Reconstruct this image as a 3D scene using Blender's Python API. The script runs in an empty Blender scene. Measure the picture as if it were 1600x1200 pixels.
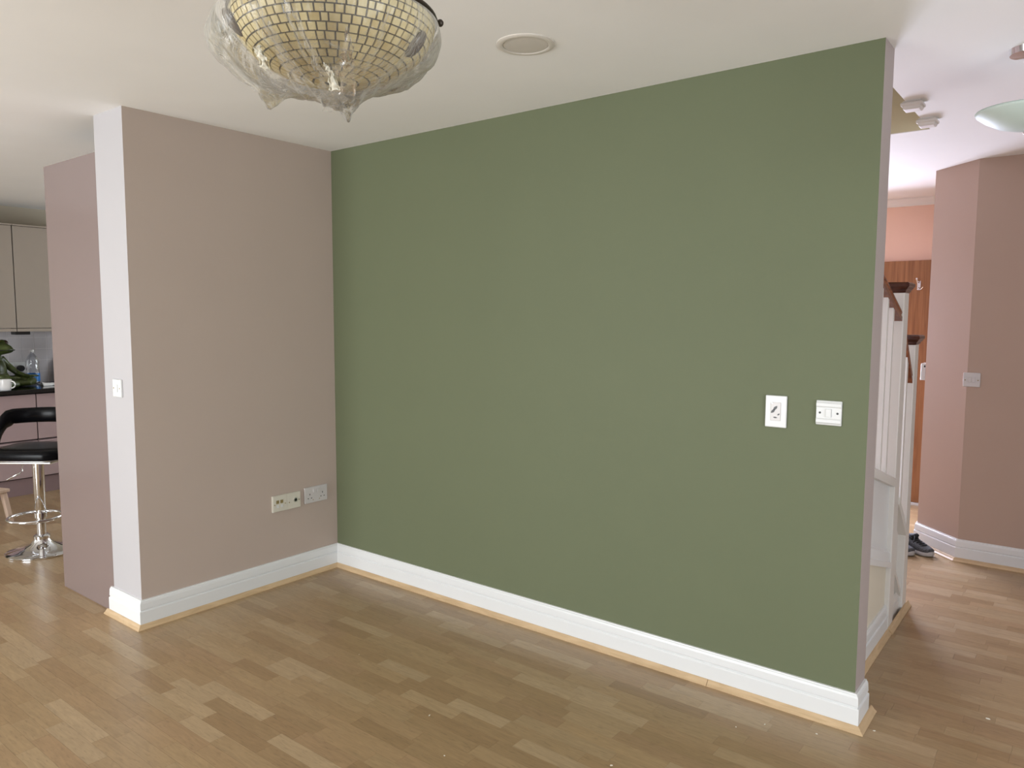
import bpy, bmesh, math, random
from mathutils import Vector, Matrix, noise
R = math.radians
PI = math.pi
rnd = random.Random(7)
SC = bpy.context.scene
COL = SC.collection

# ------------------------------------------------------------------ camera
CAM = Vector((3.484, -2.795, 1.4728)); YAW, PITCH, ROLL, FPX = -0.6618, -0.0898, 0.0041, 1171.5
_f = Vector((math.sin(YAW) * math.cos(PITCH), math.cos(YAW) * math.cos(PITCH), math.sin(PITCH)))
_r0 = Vector((math.cos(YAW), -math.sin(YAW), 0)); _u0 = _r0.cross(_f)
_r = _r0 * math.cos(ROLL) + _u0 * math.sin(ROLL); _u = -_r0 * math.sin(ROLL) + _u0 * math.cos(ROLL)
cd = bpy.data.cameras.new('camera'); cam = bpy.data.objects.new('camera', cd); COL.objects.link(cam)
cam.matrix_world = Matrix(((_r.x, _u.x, -_f.x, CAM.x), (_r.y, _u.y, -_f.y, CAM.y), (_r.z, _u.z, -_f.z, CAM.z), (0, 0, 0, 1)))
cd.sensor_fit = 'HORIZONTAL'; cd.sensor_width = 36; cd.lens = FPX / 1600 * 36; cd.clip_start = 0.05
SC.camera = cam
# ------------------------------------------------------------------ world, daylight at the windows, exposure
W = bpy.data.worlds.new('sky'); SC.world = W; W.use_nodes = True
bg = W.node_tree.nodes['Background']; bg.inputs[0].default_value = (0.72, 0.86, 1.0, 1); bg.inputs[1].default_value = 0.6
vs = SC.view_settings; vs.view_transform = 'Standard'; vs.look = 'None'; vs.gamma = 1; vs.use_curve_mapping = False
vs.exposure = -0.05
YNORTH = 3.80
def window_light(name, loc, rot, sx, sy, power, color):
    d = bpy.data.lights.new(name, 'AREA'); d.shape = 'RECTANGLE'; d.size = sx; d.size_y = sy; d.energy = power; d.color = color
    o = bpy.data.objects.new(name, d); COL.objects.link(o); o.location = loc; o.rotation_euler = rot; return o
window_light('patio_daylight', (0.2, -5.66, 1.1), (R(90), 0, 0), 2.2, 2.0, 215, (0.95, 0.98, 1.0))
window_light('dining_daylight', (-4.06, -4.35, 1.15), (R(90), 0, R(-90)), 2.0, 1.9, 45, (0.94, 0.98, 1.0))
window_light('side_window_daylight', (5.56, -1.9, 1.05), (R(90), 0, R(90)), 1.8, 1.8, 82, (0.90, 0.95, 1.0))
window_light('hall_window_daylight', (1.45, YNORTH + 0.06, 1.02), (R(-71), 0, 0), 1.0, 1.5, 190, (0.74, 0.78, 1.0))
window_light('kitchen_window_daylight', (-2.0, 2.36, 1.5), (R(-90), 0, 0), 1.5, 1.1, 45, (0.88, 0.95, 1.0))

# ------------------------------------------------------------------ helpers
class MB:
    """collects boxes, lathes, tubes and sweeps into one mesh"""
    def __init__(s): s.v = []; s.f = []; s.m = []
    def add(s, vs, fs, mi=0):
        b = len(s.v); s.v += [tuple(v) for v in vs]; s.f += [tuple(b + i for i in f) for f in fs]; s.m += [mi] * len(fs); return s
    def box(s, x0, x1, y0, y1, z0, z1, mi=0, mis=None):
        v = [(x, y, z) for z in (z0, z1) for y in (y0, y1) for x in (x0, x1)]
        f = [(0, 2, 3, 1), (4, 5, 7, 6), (0, 1, 5, 4), (2, 6, 7, 3), (0, 4, 6, 2), (1, 3, 7, 5)]  # -z +z -y +y -x +x
        b = len(s.v); s.v += v; s.f += [tuple(b + i for i in q) for q in f]; s.m += (mis or [mi] * 6); return s
    def prism(s, poly, z0, z1, mi=0):
        n = len(poly)
        v = [(x, y, z0) for x, y in poly] + [(x, y, z1) for x, y in poly]
        f = [tuple(range(n - 1, -1, -1)), tuple(range(n, 2 * n))] + [(i, (i + 1) % n, n + (i + 1) % n, n + i) for i in range(n)]
        return s.add(v, f, mi)
    def lathe(s, prof, c=(0, 0, 0), n=32, mi=0, axis='z', close=False):
        vs = []; m = len(prof)
        for k in range(n):
            a = 2 * PI * k / n; ca, sa = math.cos(a), math.sin(a)
            for r, z in prof:
                p = (r * ca, r * sa, z)
                if axis == 'y': p = (p[0], -p[2], p[1])
                if axis == 'x': p = (p[2], p[0], p[1])
                vs.append((c[0] + p[0], c[1] + p[1], c[2] + p[2]))
        fs = []
        for k in range(n):
            k2 = (k + 1) % n
            for j in range(m - 1 + (1 if close else 0)):
                j2 = (j + 1) % m
                fs.append((k * m + j, k2 * m + j, k2 * m + j2, k * m + j2))
        return s.add(vs, fs, mi)
    def tube(s, pts, r, n=10, mi=0, closed=False, flat=1.0):
        pts = [Vector(p) for p in pts]; N = len(pts); vs = []; rr = r if isinstance(r, (list, tuple)) else [r] * N
        for i, p in enumerate(pts):
            a = pts[(i - 1) % N] if (closed or i > 0) else p; b = pts[(i + 1) % N] if (closed or i < N - 1) else p
            t = (b - a).normalized(); up = Vector((0, 0, 1)) if abs(t.z) < 0.95 else Vector((1, 0, 0))
            x = t.cross(up).normalized(); y = x.cross(t).normalized()
            for k in range(n):
                an = 2 * PI * k / n; vs.append(p + x * math.cos(an) * rr[i] + y * math.sin(an) * rr[i] * flat)
        fs = []
        for i in range(N if closed else N - 1):
            j = (i + 1) % N
            for k in range(n):
                k2 = (k + 1) % n; fs.append((i * n + k, i * n + k2, j * n + k2, j * n + k))
        if not closed: fs += [tuple(range(n - 1, -1, -1)), tuple((N - 1) * n + k for k in range(n))]
        return s.add(vs, fs, mi)
    def bar(s, a, b, prof, mi=0, up=(0, 0, 1)):
        """sweep a 2-D profile (side, up) from a to b, end planes kept square to the floor when the bar slopes"""
        a = Vector(a); b = Vector(b); t = (b - a); h = Vector((t.x, t.y, 0)).normalized() if abs(t.x) + abs(t.y) > 1e-6 else Vector((0, 1, 0))
        side = h.cross(Vector((0, 0, 1))); upv = Vector(up); n = len(prof)
        vs = [a + side * p[0] + upv * p[1] for p in prof] + [b + side * p[0] + upv * p[1] for p in prof]
        fs = [tuple(range(n - 1, -1, -1)), tuple(range(n, 2 * n))] + [(i, (i + 1) % n, n + (i + 1) % n, n + i) for i in range(n)]
        return s.add(vs, fs, mi)
    def ball(s, c, r, nu=12, nv=8, mi=0, rot=None):
        r = r if isinstance(r, (tuple, list)) else (r, r, r); vs = []; fs = []
        M = rot or Matrix.Identity(3)
        for j in range(nv + 1):
            th = PI * j / nv
            for i in range(nu):
                ph = 2 * PI * i / nu
                vs.append(Vector(c) + M @ Vector((r[0] * math.sin(th) * math.cos(ph), r[1] * math.sin(th) * math.sin(ph), r[2] * math.cos(th))))
        for j in range(nv):
            for i in range(nu):
                i2 = (i + 1) % nu; fs.append((j * nu + i, (j + 1) * nu + i, (j + 1) * nu + i2, j * nu + i2))
        return s.add(vs, fs, mi)
    def build(s, name, mats, parent=None, smooth=False, bevel=0, kind=None, autosmooth=False, segs=2):
        me = bpy.data.meshes.new(name); me.from_pydata(s.v, [], s.f)
        bm = bmesh.new(); bm.from_mesh(me)
        for f, mi in zip(bm.faces, s.m): f.material_index = mi
        bmesh.ops.remove_doubles(bm, verts=bm.verts, dist=1e-6)
        bmesh.ops.dissolve_degenerate(bm, edges=bm.edges, dist=1e-6)
        bmesh.ops.recalc_face_normals(bm, faces=bm.faces)
        if smooth:
            for f in bm.faces: f.smooth = True
            for e in bm.edges:
                if autosmooth and len(e.link_faces) == 2 and e.calc_face_angle(0) > R(40): e.smooth = False
        bm.to_mesh(me); bm.free()
        for m in (mats if isinstance(mats, (list, tuple)) else [mats]): me.materials.append(m)
        o = bpy.data.objects.new(name, me); COL.objects.link(o)
        if bevel:
            b = o.modifiers.new('bevel', 'BEVEL'); b.width = bevel; b.segments = segs; b.limit_method = 'ANGLE'; b.harden_normals = False
        if parent is not None: o.parent = parent
        if kind: o['kind'] = kind
        return o
def tag(o, label, cat, group=None, kind=None):
    o['label'] = label
    if cat: o['category'] = cat
    if group: o['group'] = group
    if kind: o['kind'] = kind
    return o
def thing(name, label, cat, loc=(0, 0, 0), rotz=0, group=None):
    o = bpy.data.objects.new(name, None); COL.objects.link(o); o.empty_display_size = 0.05
    o.location = loc; o.rotation_euler = (0, 0, rotz); return tag(o, label, cat, group)
def struct(o, label): o['kind'] = 'structure'; o['label'] = label; return o

# ------------------------------------------------------------------ materials
class NT:
    def __init__(s, name):
        s.m = bpy.data.materials.new(name); s.m.use_nodes = True; s.t = s.m.node_tree; s.t.nodes.clear()
        s.out = s.n('ShaderNodeOutputMaterial')
    def n(s, ty, **kw):
        x = s.t.nodes.new(ty)
        for k, v in kw.items(): setattr(x, k, v)
        return x
    def l(s, a, b): s.t.links.new(a, b)
def principled(nt, col, rough, metal=0, spec=0.5, **kw):
    b = nt.n('ShaderNodeBsdfPrincipled'); b.inputs['Base Color'].default_value = (*col, 1); b.inputs['Roughness'].default_value = rough
    b.inputs['Metallic'].default_value = metal; b.inputs['Specular IOR Level'].default_value = spec
    for k, v in kw.items(): b.inputs[k].default_value = v
    nt.l(b.outputs[0], nt.out.inputs[0]); return b
def simple(name, col, rough=0.5, metal=0, spec=0.5, var=0.0, vscale=20, bump=0, bscale=200, **kw):
    nt = NT(name); b = principled(nt, col, rough, metal, spec, **kw)
    geo = nt.n('ShaderNodeNewGeometry')
    if var:
        no = nt.n('ShaderNodeTexNoise'); no.inputs['Scale'].default_value = vscale; no.inputs['Detail'].default_value = 3; nt.l(geo.outputs['Position'], no.inputs['Vector'])
        cr = nt.n('ShaderNodeValToRGB'); e = cr.color_ramp.elements
        e[0].position = 0.3; e[1].position = 0.7; e[0].color = (*[c * (1 - var) for c in col], 1); e[1].color = (*[min(1, c * (1 + var)) for c in col], 1)
        nt.l(no.outputs[0], cr.inputs[0]); nt.l(cr.outputs[0], b.inputs['Base Color'])
    if bump:
        n2 = nt.n('ShaderNodeTexNoise'); n2.inputs['Scale'].default_value = bscale; nt.l(geo.outputs['Position'], n2.inputs['Vector'])
        bp = nt.n('ShaderNodeBump'); bp.inputs['Strength'].default_value = bump; bp.inputs['Distance'].default_value = 0.002
        nt.l(n2.outputs[0], bp.inputs['Height']); nt.l(bp.outputs[0], b.inputs['Normal'])
    return nt.m
def wood(name, dark, light, rough=0.4, axis=(6, 40, 40), spec=0.4):
    nt = NT(name); b = principled(nt, light, rough, 0, spec); geo = nt.n('ShaderNodeNewGeometry')
    mp = nt.n('ShaderNodeMapping'); mp.inputs['Scale'].default_value = axis; nt.l(geo.outputs['Position'], mp.inputs['Vector'])
    no = nt.n('ShaderNodeTexNoise'); no.inputs['Scale'].default_value = 1.0; no.inputs['Detail'].default_value = 6; no.inputs['Distortion'].default_value = 0.6
    nt.l(mp.outputs[0], no.inputs['Vector'])
    cr = nt.n('ShaderNodeValToRGB'); e = cr.color_ramp.elements
    e[0].position = 0.32; e[1].position = 0.68; e[0].color = (*dark, 1); e[1].color = (*light, 1)
    nt.l(no.outputs[0], cr.inputs[0]); nt.l(cr.outputs[0], b.inputs['Base Color']); return nt.m
def stave_material(name, attr):
    """maple lamella: tone from the stave's own colour, figure and pores from position"""
    nt = NT(name); b = principled(nt, (0.4, 0.28, 0.17), 0.30, 0, 0.5); geo = nt.n('ShaderNodeNewGeometry')
    if attr: col = nt.n('ShaderNodeVertexColor', layer_name='tone').outputs['Color']
    else: col = nt.n('ShaderNodeObjectInfo').outputs['Color']
    add = nt.n('ShaderNodeVectorMath', operation='MULTIPLY_ADD'); nt.l(col, add.inputs[0]); add.inputs[1].default_value = (37, 37, 37); nt.l(geo.outputs['Position'], add.inputs[2])
    mp = nt.n('ShaderNodeMapping'); mp.inputs['Scale'].default_value = (7, 60, 7); nt.l(add.outputs[0], mp.inputs['Vector'])
    no = nt.n('ShaderNodeTexNoise'); no.inputs['Scale'].default_value = 1; no.inputs['Detail'].default_value = 5; no.inputs['Distortion'].default_value = 1.6; nt.l(mp.outputs[0], no.inputs['Vector'])
    mp2 = nt.n('ShaderNodeMapping'); mp2.inputs['Scale'].default_value = (26, 150, 26); nt.l(add.outputs[0], mp2.inputs['Vector'])
    n2 = nt.n('ShaderNodeTexNoise'); n2.inputs['Scale'].default_value = 1; n2.inputs['Detail'].default_value = 2; nt.l(mp2.outputs[0], n2.inputs['Vector'])
    mr = nt.n('ShaderNodeMapRange'); nt.l(no.outputs[0], mr.inputs[0]); mr.inputs[1].default_value = 0.3; mr.inputs[2].default_value = 0.7; mr.inputs[3].default_value = 0.88; mr.inputs[4].default_value = 1.09
    m2 = nt.n('ShaderNodeMapRange'); nt.l(n2.outputs[0], m2.inputs[0]); m2.inputs[1].default_value = 0.28; m2.inputs[2].default_value = 0.42; m2.inputs[3].default_value = 0.80; m2.inputs[4].default_value = 1.0
    mul = nt.n('ShaderNodeMath', operation='MULTIPLY'); nt.l(mr.outputs[0], mul.inputs[0]); nt.l(m2.outputs[0], mul.inputs[1])
    sc = nt.n('ShaderNodeVectorMath', operation='SCALE'); nt.l(col, sc.inputs[0]); nt.l(mul.outputs[0], sc.inputs['Scale'])
    nt.l(sc.outputs[0], b.inputs['Base Color'])
    return nt.m
def paint(name, col, rough=0.6): return simple(name, col, rough, 0, 0.25, var=0.012, vscale=3, bump=0.12, bscale=260)
M_GREEN = paint('sage_green_paint', (0.140, 0.160, 0.092))
M_PINK = paint('dusky_pink_paint', (0.495, 0.405, 0.35))
M_PALE = paint('pale_pink_white_paint', (0.47, 0.455, 0.465))
M_OLIVE = paint('olive_beige_paint', (0.72, 0.66, 0.46))
M_GREYP = paint('greyish_pink_paint', (0.40, 0.34, 0.32))
M_KSHADE = paint('shaded_cream_paint', (0.42, 0.37, 0.29))  # cream wall, darkened in colour for the shadow above the cabinets
M_HALLWARM = paint('warm_lit_pink_paint', (0.95, 0.67, 0.54))  # pink paint with the warm light by the door mixed into its colour
M_HALL = paint('hall_pink_paint', (0.47, 0.345, 0.28))
M_CEIL = paint('ceiling_white', (0.87, 0.86, 0.84), 0.8)
M_CREAMW = paint('cream_paint', (0.74, 0.68, 0.56))
M_GLOSSW = simple('white_gloss_wood', (0.75, 0.76, 0.76), 0.3, 0, 0.5, bump=0.05, bscale=60)
M_STAIRW = simple('white_stair_paint', (0.72, 0.69, 0.65), 0.4, 0, 0.4)
M_BEAD = wood('pale_beading_wood', (0.50, 0.35, 0.20), (0.62, 0.45, 0.27), 0.4, (8, 8, 60))
M_SUB = simple('floor_underlay', (0.16, 0.11, 0.065), 0.8)
M_STAVE = stave_material('maple_stave', False)
M_STAVE2 = stave_material('maple_stave_far', True)
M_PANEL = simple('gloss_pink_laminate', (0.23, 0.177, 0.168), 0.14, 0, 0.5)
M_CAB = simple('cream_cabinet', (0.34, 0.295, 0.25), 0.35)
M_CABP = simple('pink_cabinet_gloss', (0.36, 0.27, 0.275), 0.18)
M_PLINTH = simple('plinth_pink', (0.22, 0.155, 0.16), 0.3)
M_BLACKG = simple('black_granite', (0.008, 0.008, 0.009), 0.1, var=0.5, vscale=300)
M_DARK = simple('dark_gap', (0.012, 0.011, 0.011), 0.7)
M_TILE = simple('grey_white_tile', (0.50, 0.48, 0.50), 0.15, var=0.05, vscale=6)
M_GROUT = simple('grout', (0.66, 0.64, 0.64), 0.8)
M_CHROME = simple('chrome', (0.82, 0.83, 0.85), 0.08, 1.0)
M_SATIN = simple('satin_metal', (0.75, 0.74, 0.72), 0.28, 1.0)
M_LEATHER = simple('black_leather', (0.004, 0.004, 0.005), 0.24, 0, 0.13, bump=0.08, bscale=300)
M_PLASTIC = simple('white_plastic', (0.70, 0.71, 0.70), 0.3)
M_PLASTIC2 = simple('ivory_plastic', (0.66, 0.63, 0.54), 0.32)
M_PLASTIC3 = simple('pinkish_white_plastic', (0.60, 0.57, 0.56), 0.3)
M_BLACK = simple('black_plastic', (0.012, 0.012, 0.013), 0.35)
M_BROWNJ = simple('brown_jewel', (0.035, 0.016, 0.009), 0.2, var=0.6, vscale=25)
M_LEAD = simple('dark_lead', (0.045, 0.035, 0.025), 0.45, 0.6)
M_DOOR = wood('oak_door_veneer', (0.24, 0.105, 0.045), (0.40, 0.19, 0.085), 0.4, (55, 55, 2.2))
M_RAIL = wood('mahogany_rail', (0.13, 0.035, 0.013), (0.27, 0.085, 0.03), 0.25, (50, 4, 50))
M_CAPW = wood('dark_mahogany', (0.035, 0.012, 0.008), (0.085, 0.028, 0.015), 0.25, (30, 30, 30))
M_FROG = simple('green_stone_glaze', (0.055, 0.075, 0.018), 0.35, var=0.5, vscale=18)
M_MUG = simple('white_china', (0.84, 0.85, 0.86), 0.12)
M_STOOLW = wood('pale_stool_wood', (0.52, 0.38, 0.28), (0.66, 0.50, 0.40), 0.45, (40, 40, 6))
M_BOARD = wood('dark_board_wood', (0.045, 0.03, 0.022), (0.09, 0.06, 0.045), 0.35, (20, 20, 6))
M_LABEL = simple('blue_label', (0.02, 0.20, 0.62), 0.3, var=0.4, vscale=30)
M_SHOE = simple('grey_knit', (0.075, 0.075, 0.08), 0.85, var=0.6, vscale=160, bump=0.4, bscale=400)
M_SOLE = simple('grey_white_sole', (0.42, 0.40, 0.39), 0.6)
M_LACE = simple('black_lace', (0.01, 0.01, 0.012), 0.8)
M_FLAKE = simple('paint_flake', (0.82, 0.78, 0.68), 0.7)
M_GRILLE = simple('speaker_grille', (0.62, 0.58, 0.52), 0.7, bump=0.4, bscale=900)
M_SPRING = simple('speaker_ring', (0.66, 0.62, 0.56), 0.6)
M_TAPE = simple('masking_tape', (0.78, 0.75, 0.62), 0.5)
M_OCRE = simple('brass_pin', (0.35, 0.27, 0.12), 0.4, 0.5)
def glass_tile_mat():
    nt = NT('cream_art_glass'); geo = nt.n('ShaderNodeNewGeometry')
    b = principled(nt, (0.66, 0.55, 0.25), 0.38, 0, 0.35)
    oi = nt.n('ShaderNodeObjectInfo'); no = nt.n('ShaderNodeTexNoise'); no.inputs['Scale'].default_value = 45; nt.l(geo.outputs['Position'], no.inputs['Vector'])
    ad = nt.n('ShaderNodeMath', operation='ADD'); nt.l(oi.outputs['Random'], ad.inputs[0]); nt.l(no.outputs[0], ad.inputs[1])
    cr = nt.n('ShaderNodeValToRGB'); e = cr.color_ramp.elements; e[0].position = 0.3; e[1].position = 1.5 / 1.6
    e[0].color = (0.58, 0.44, 0.18, 1); e[1].color = (0.72, 0.61, 0.33, 1); nt.l(ad.outputs[0], cr.inputs[0]); nt.l(cr.outputs[0], b.inputs['Base Color'])
    b.inputs['Subsurface Weight'].default_value = 0.0
    return nt.m
M_TGLASS = glass_tile_mat()
def film_mat(name, lo, hi):
    nt = NT(name)
    tr = nt.n('ShaderNodeBsdfTransparent'); tr.inputs[0].default_value = (0.98, 0.98, 0.97, 1)
    gl = nt.n('ShaderNodeBsdfGlossy'); gl.inputs['Roughness'].default_value = 0.16
    df = nt.n('ShaderNodeBsdfDiffuse'); df.inputs[0].default_value = (0.92, 0.91, 0.87, 1)
    tl = nt.n('ShaderNodeBsdfTranslucent'); tl.inputs[0].default_value = (0.92, 0.91, 0.87, 1)
    lw = nt.n('ShaderNodeLayerWeight'); lw.inputs[0].default_value = 0.3
    geo = nt.n('ShaderNodeNewGeometry')
    mp = nt.n('ShaderNodeMapping'); mp.inputs['Scale'].default_value = (45, 45, 9); nt.l(geo.outputs['Position'], mp.inputs['Vector'])
    no = nt.n('ShaderNodeTexNoise'); no.inputs['Scale'].default_value = 1; no.inputs['Detail'].default_value = 4; no.inputs['Distortion'].default_value = 1.0; nt.l(mp.outputs[0], no.inputs['Vector'])
    bp = nt.n('ShaderNodeBump'); bp.inputs['Strength'].default_value = 0.7; bp.inputs['Distance'].default_value = 0.01; nt.l(no.outputs[0], bp.inputs['Height'])
    nt.l(bp.outputs[0], gl.inputs['Normal']); nt.l(bp.outputs[0], lw.inputs['Normal'])
    mw = nt.n('ShaderNodeMixShader'); mw.inputs[0].default_value = 0.5; nt.l(df.outputs[0], mw.inputs[1]); nt.l(tl.outputs[0], mw.inputs[2])
    mr = nt.n('ShaderNodeMapRange'); nt.l(lw.outputs['Facing'], mr.inputs[0]); mr.inputs[1].default_value = 0.1; mr.inputs[2].default_value = 0.95; mr.inputs[3].default_value = lo; mr.inputs[4].default_value = hi
    m1 = nt.n('ShaderNodeMixShader'); nt.l(mr.outputs[0], m1.inputs[0]); nt.l(tr.outputs[0], m1.inputs[1]); nt.l(mw.outputs[0], m1.inputs[2])
    mf = nt.n('ShaderNodeMath', operation='MULTIPLY'); nt.l(lw.outputs['Fresnel'], mf.inputs[0]); mf.inputs[1].default_value = 0.8
    m2 = nt.n('ShaderNodeMixShader'); nt.l(mf.outputs[0], m2.inputs[0]); nt.l(m1.outputs[0], m2.inputs[1]); nt.l(gl.outputs[0], m2.inputs[2])
    nt.l(m2.outputs[0], nt.out.inputs[0]); return nt.m
M_FILM = film_mat('clear_plastic_film', 0.15, 0.9); M_FILM2 = film_mat('creased_plastic_film', 0.16, 0.9)
def bottle_mat():
    nt = NT('clear_bottle_plastic'); tr = nt.n('ShaderNodeBsdfTransparent'); tr.inputs[0].default_value = (0.93, 0.96, 0.99, 1)
    gl = nt.n('ShaderNodeBsdfGlossy'); gl.inputs['Roughness'].default_value = 0.05
    lw = nt.n('ShaderNodeLayerWeight'); lw.inputs[0].default_value = 0.45
    m = nt.n('ShaderNodeMixShader'); nt.l(lw.outputs['Facing'], m.inputs[0]); nt.l(tr.outputs[0], m.inputs[1]); nt.l(gl.outputs[0], m.inputs[2]); nt.l(m.outputs[0], nt.out.inputs[0]); return nt.m
M_BOTTLE = bottle_mat()
M_FROST = simple('frosted_green_glass', (0.56, 0.66, 0.61), 0.5, 0, 0.3)

# ------------------------------------------------------------------ the setting: walls, ceiling
H = 2.4; GL = 2.873; PL = 1.159; TH = 0.137
struct(MB().box(0, GL, 0, TH, 0, H, mis=[0, 0, 0, 1, 1, 2]).build('wall_back', [M_GREEN, M_PINK, M_GREYP]), 'sage green partition wall facing the room, with a pale end')
struct(MB().box(-0.28, 0, -PL, TH, 0, H, mis=[0, 0, 1, 0, 0, 0]).build('wall_left', [M_PINK, M_PALE]), 'short dusky pink wall with a pale end beside the kitchen')
HX, HY, CX, CY = 2.883, 2.408, 2.62, 2.667
struct(MB().prism([(HX, HY), (5.6, HY), (5.6, 3.95), (CX, 3.95), (CX, CY)], 0, H).build('wall_hall', M_HALL), 'pink hall wall with a cut-off corner')
YN = YNORTH
wn = MB()
for x0, x1, z0, z1 in ((-0.4, 0.8, 0, H), (1.97, CX, 0, H), (0.8, 1.97, 0, 0.2), (0.8, 1.97, 1.85, H)): wn.box(x0, x1, YN, YN + 0.15, z0, z1)
struct(wn.build('wall_front', M_HALLWARM), 'end wall of the hall above the brown door, warm light in its colour')
struct(MB().box(-0.42, -0.28, TH, YN, 0, H).build('wall_stair', M_PINK), 'pink wall between kitchen and stairs')
ws = MB()
for x0, x1, z0, z1 in ((-4.1, -1.0, 0, H), (1.4, 5.6, 0, H), (-1.0, 1.4, 2.12, H), (-1.0, 1.4, 0, 0.04),): ws.box(x0, x1, -5.75, -5.6, z0, z1)
struct(ws.build('wall_south', M_PALE), 'pale wall with wide patio doors behind the viewer')
we = MB()
for y0, y1, z0, z1 in ((-5.6, -2.8, 0, H), (-1.0, HY, 0, H), (-2.8, -1.0, 0, 0.1), (-2.8, -1.0, 2.0, H)): we.box(5.5, 5.65, y0, y1, z0, z1)
struct(we.build('wall_right', M_PALE), 'pale wall with a side window')
wk = MB().box(-4.12, -3.98, -3.3, 2.3, 0, H).box(-4.12, -3.98, -5.6, -5.4, 0, H).box(-4.12, -3.98, -5.4, -3.3, 0, 0.2).box(-4.12, -3.98, -5.4, -3.3, 2.1, H)
WK = struct(wk.build('wall_kitchen', M_KSHADE), 'far kitchen wall behind the cabinets')
wkn = MB()
for x0, x1, z0, z1 in ((-4.1, -2.75, 0, H), (-1.25, -0.42, 0, H), (-2.75, -1.25, 0, 0.95), (-2.75, -1.25, 2.05, H)): wkn.box(x0, x1, 2.3, 2.44, z0, z1)
struct(wkn.build('wall_kitchen_end', M_CREAMW), 'kitchen end wall with a window')
# ceiling with the stairwell opening
HX0, HX1, HY0, HY1 = 0.3, 2.775, TH, 1.46
ce = MB()
ce.box(-4.12, HX0, -5.75, 3.96, H, H + 0.14).box(HX1, 5.65, -5.75, 3.96, H, H + 0.14).box(HX0, HX1, -5.75, HY0, H, H + 0.14).box(HX0, HX1, HY1, 3.96, H, H + 0.14)
struct(ce.build('ceiling', M_CEIL), 'white ceiling with an opening over the stairs')
sw = MB(); zt = 3.6; zs = H + 0.003
sw.box(HX0 - 0.1, HX0 + 0.004, HY0 - 0.1, HY1 + 0.1, zs, zt).box(HX0 + 0.004, HX1 + 0.6, HY0 - 0.1, HY0 + 0.004, H + 0.145, zt).box(HX0 + 0.004, HX1 - 0.001, HY1 - 0.004, HY1, zs, H + 0.145)
sw.box(HX0 + 0.004, HX1 + 0.6, HY1 - 0.004, HY1 + 0.1, H + 0.145, zt).box(HX1 + 0.6, HX1 + 0.7, HY0 - 0.1, HY1 + 0.1, H + 0.145, zt).box(HX0 - 0.1, HX1 + 0.7, HY0 - 0.1, HY1 + 0.1, zt, zt + 0.1)
struct(sw.build('wall_stairwell', M_OLIVE), 'cream walls of the stairwell above the ceiling opening')

# patio doors, windows (behind the viewer or hidden, they let the daylight in)
def frame(name, ax, c, u0, u1, z0, z1, n, label):
    m = MB(); w = 0.05
    def bx(a, b, p, q):
        if ax == 'y': m.box(a, b, c - 0.03, c + 0.03, p, q)
        else: m.box(c - 0.03, c + 0.03, a, b, p, q)
    bx(u0, u1, z0, z0 + w); bx(u0, u1, z1 - w, z1)
    for k in range(n + 1):
        u = u0 + (u1 - u0 - w) * k / n; bx(u, u + w, z0 + w, z1 - w)
    return struct(m.build(name, M_GLOSSW), label)
frame('window_1', 'y', -5.63, -1.0, 1.4, 0.04, 2.12, 2, 'white framed patio doors')
frame('window_5', 'x', -4.0, -5.4, -3.3, 0.2, 2.1, 3, 'wide white framed dining window')
frame('window_2', 'x', 5.53, -2.8, -1.0, 0.1, 2.0, 2, 'white framed side window')
frame('window_3', 'y', YN + 0.03, 0.8, 1.97, 0.2, 1.85, 2, 'white framed window beside the front door')
frame('window_4', 'y', 2.33, -2.75, -1.25, 0.95, 2.05, 2, 'white framed kitchen window')

# ------------------------------------------------------------------ floor of maple staves
FL = struct(MB().box(-4.12, 5.65, -5.75, 3.96, -0.10, -0.0025).build('floor', M_SUB), 'three-strip maple floor')
SWD = 0.0633
def blocked(px, py):
    for (ax, ay), (bx, by) in (((0, 0), (GL, 0)), ((0, -PL), (0, 0)), ((-0.28, -PL), (0, -PL)), ((-0.86, -1.15), (-0.3, -1.15)), ((HX, HY), (5.6, HY)), ((CX, CY), (HX, HY)), ((2.77, 0.14), (2.77, 1.38))):
        d1 = (px - CAM.x, py - CAM.y); d2 = (bx - ax, by - ay); den = d1[0] * d2[1] - d1[1] * d2[0]
        if abs(den) < 1e-9: continue
        t = ((ax - CAM.x) * d2[1] - (ay - CAM.y) * d2[0]) / den; s = ((ax - CAM.x) * d1[1] - (ay - CAM.y) * d1[0]) / den
        if 0 < t < 0.999 and 0 <= s <= 1: return True
    return False
def to_px(P):
    d = Vector(P) - CAM; z = d.dot(_f)
    if z < 0.05: return None
    return 800 + FPX * d.dot(_r) / z, 600 - FPX * d.dot(_u) / z
TONES = [tuple(c * k for c, k in zip(t, (0.755, 0.715, 0.62))) for t in [(0.47, 0.34, 0.21), (0.505, 0.375, 0.24), (0.435, 0.305, 0.182), (0.54, 0.41, 0.275), (0.455, 0.315, 0.195), (0.485, 0.35, 0.215), (0.475, 0.335, 0.205), (0.415, 0.285, 0.168)]]
def tone():
    c = rnd.choice(TONES); k = rnd.uniform(0.96, 1.04); return tuple(x * k for x in c)
staves = []
y = -5.6
while y < 3.8:
    x = -3.98 - rnd.uniform(0, 0.3)
    while x < 5.5:
        ln = rnd.choice((0.2, 0.26, 0.28, 0.3, 0.34, 0.4)) + rnd.uniform(-0.02, 0.02)
        staves.append((max(x, -3.98), min(x + ln, 5.5), y, min(y + SWD, 3.8))); x += ln
    y += SWD
seen = []
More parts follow.
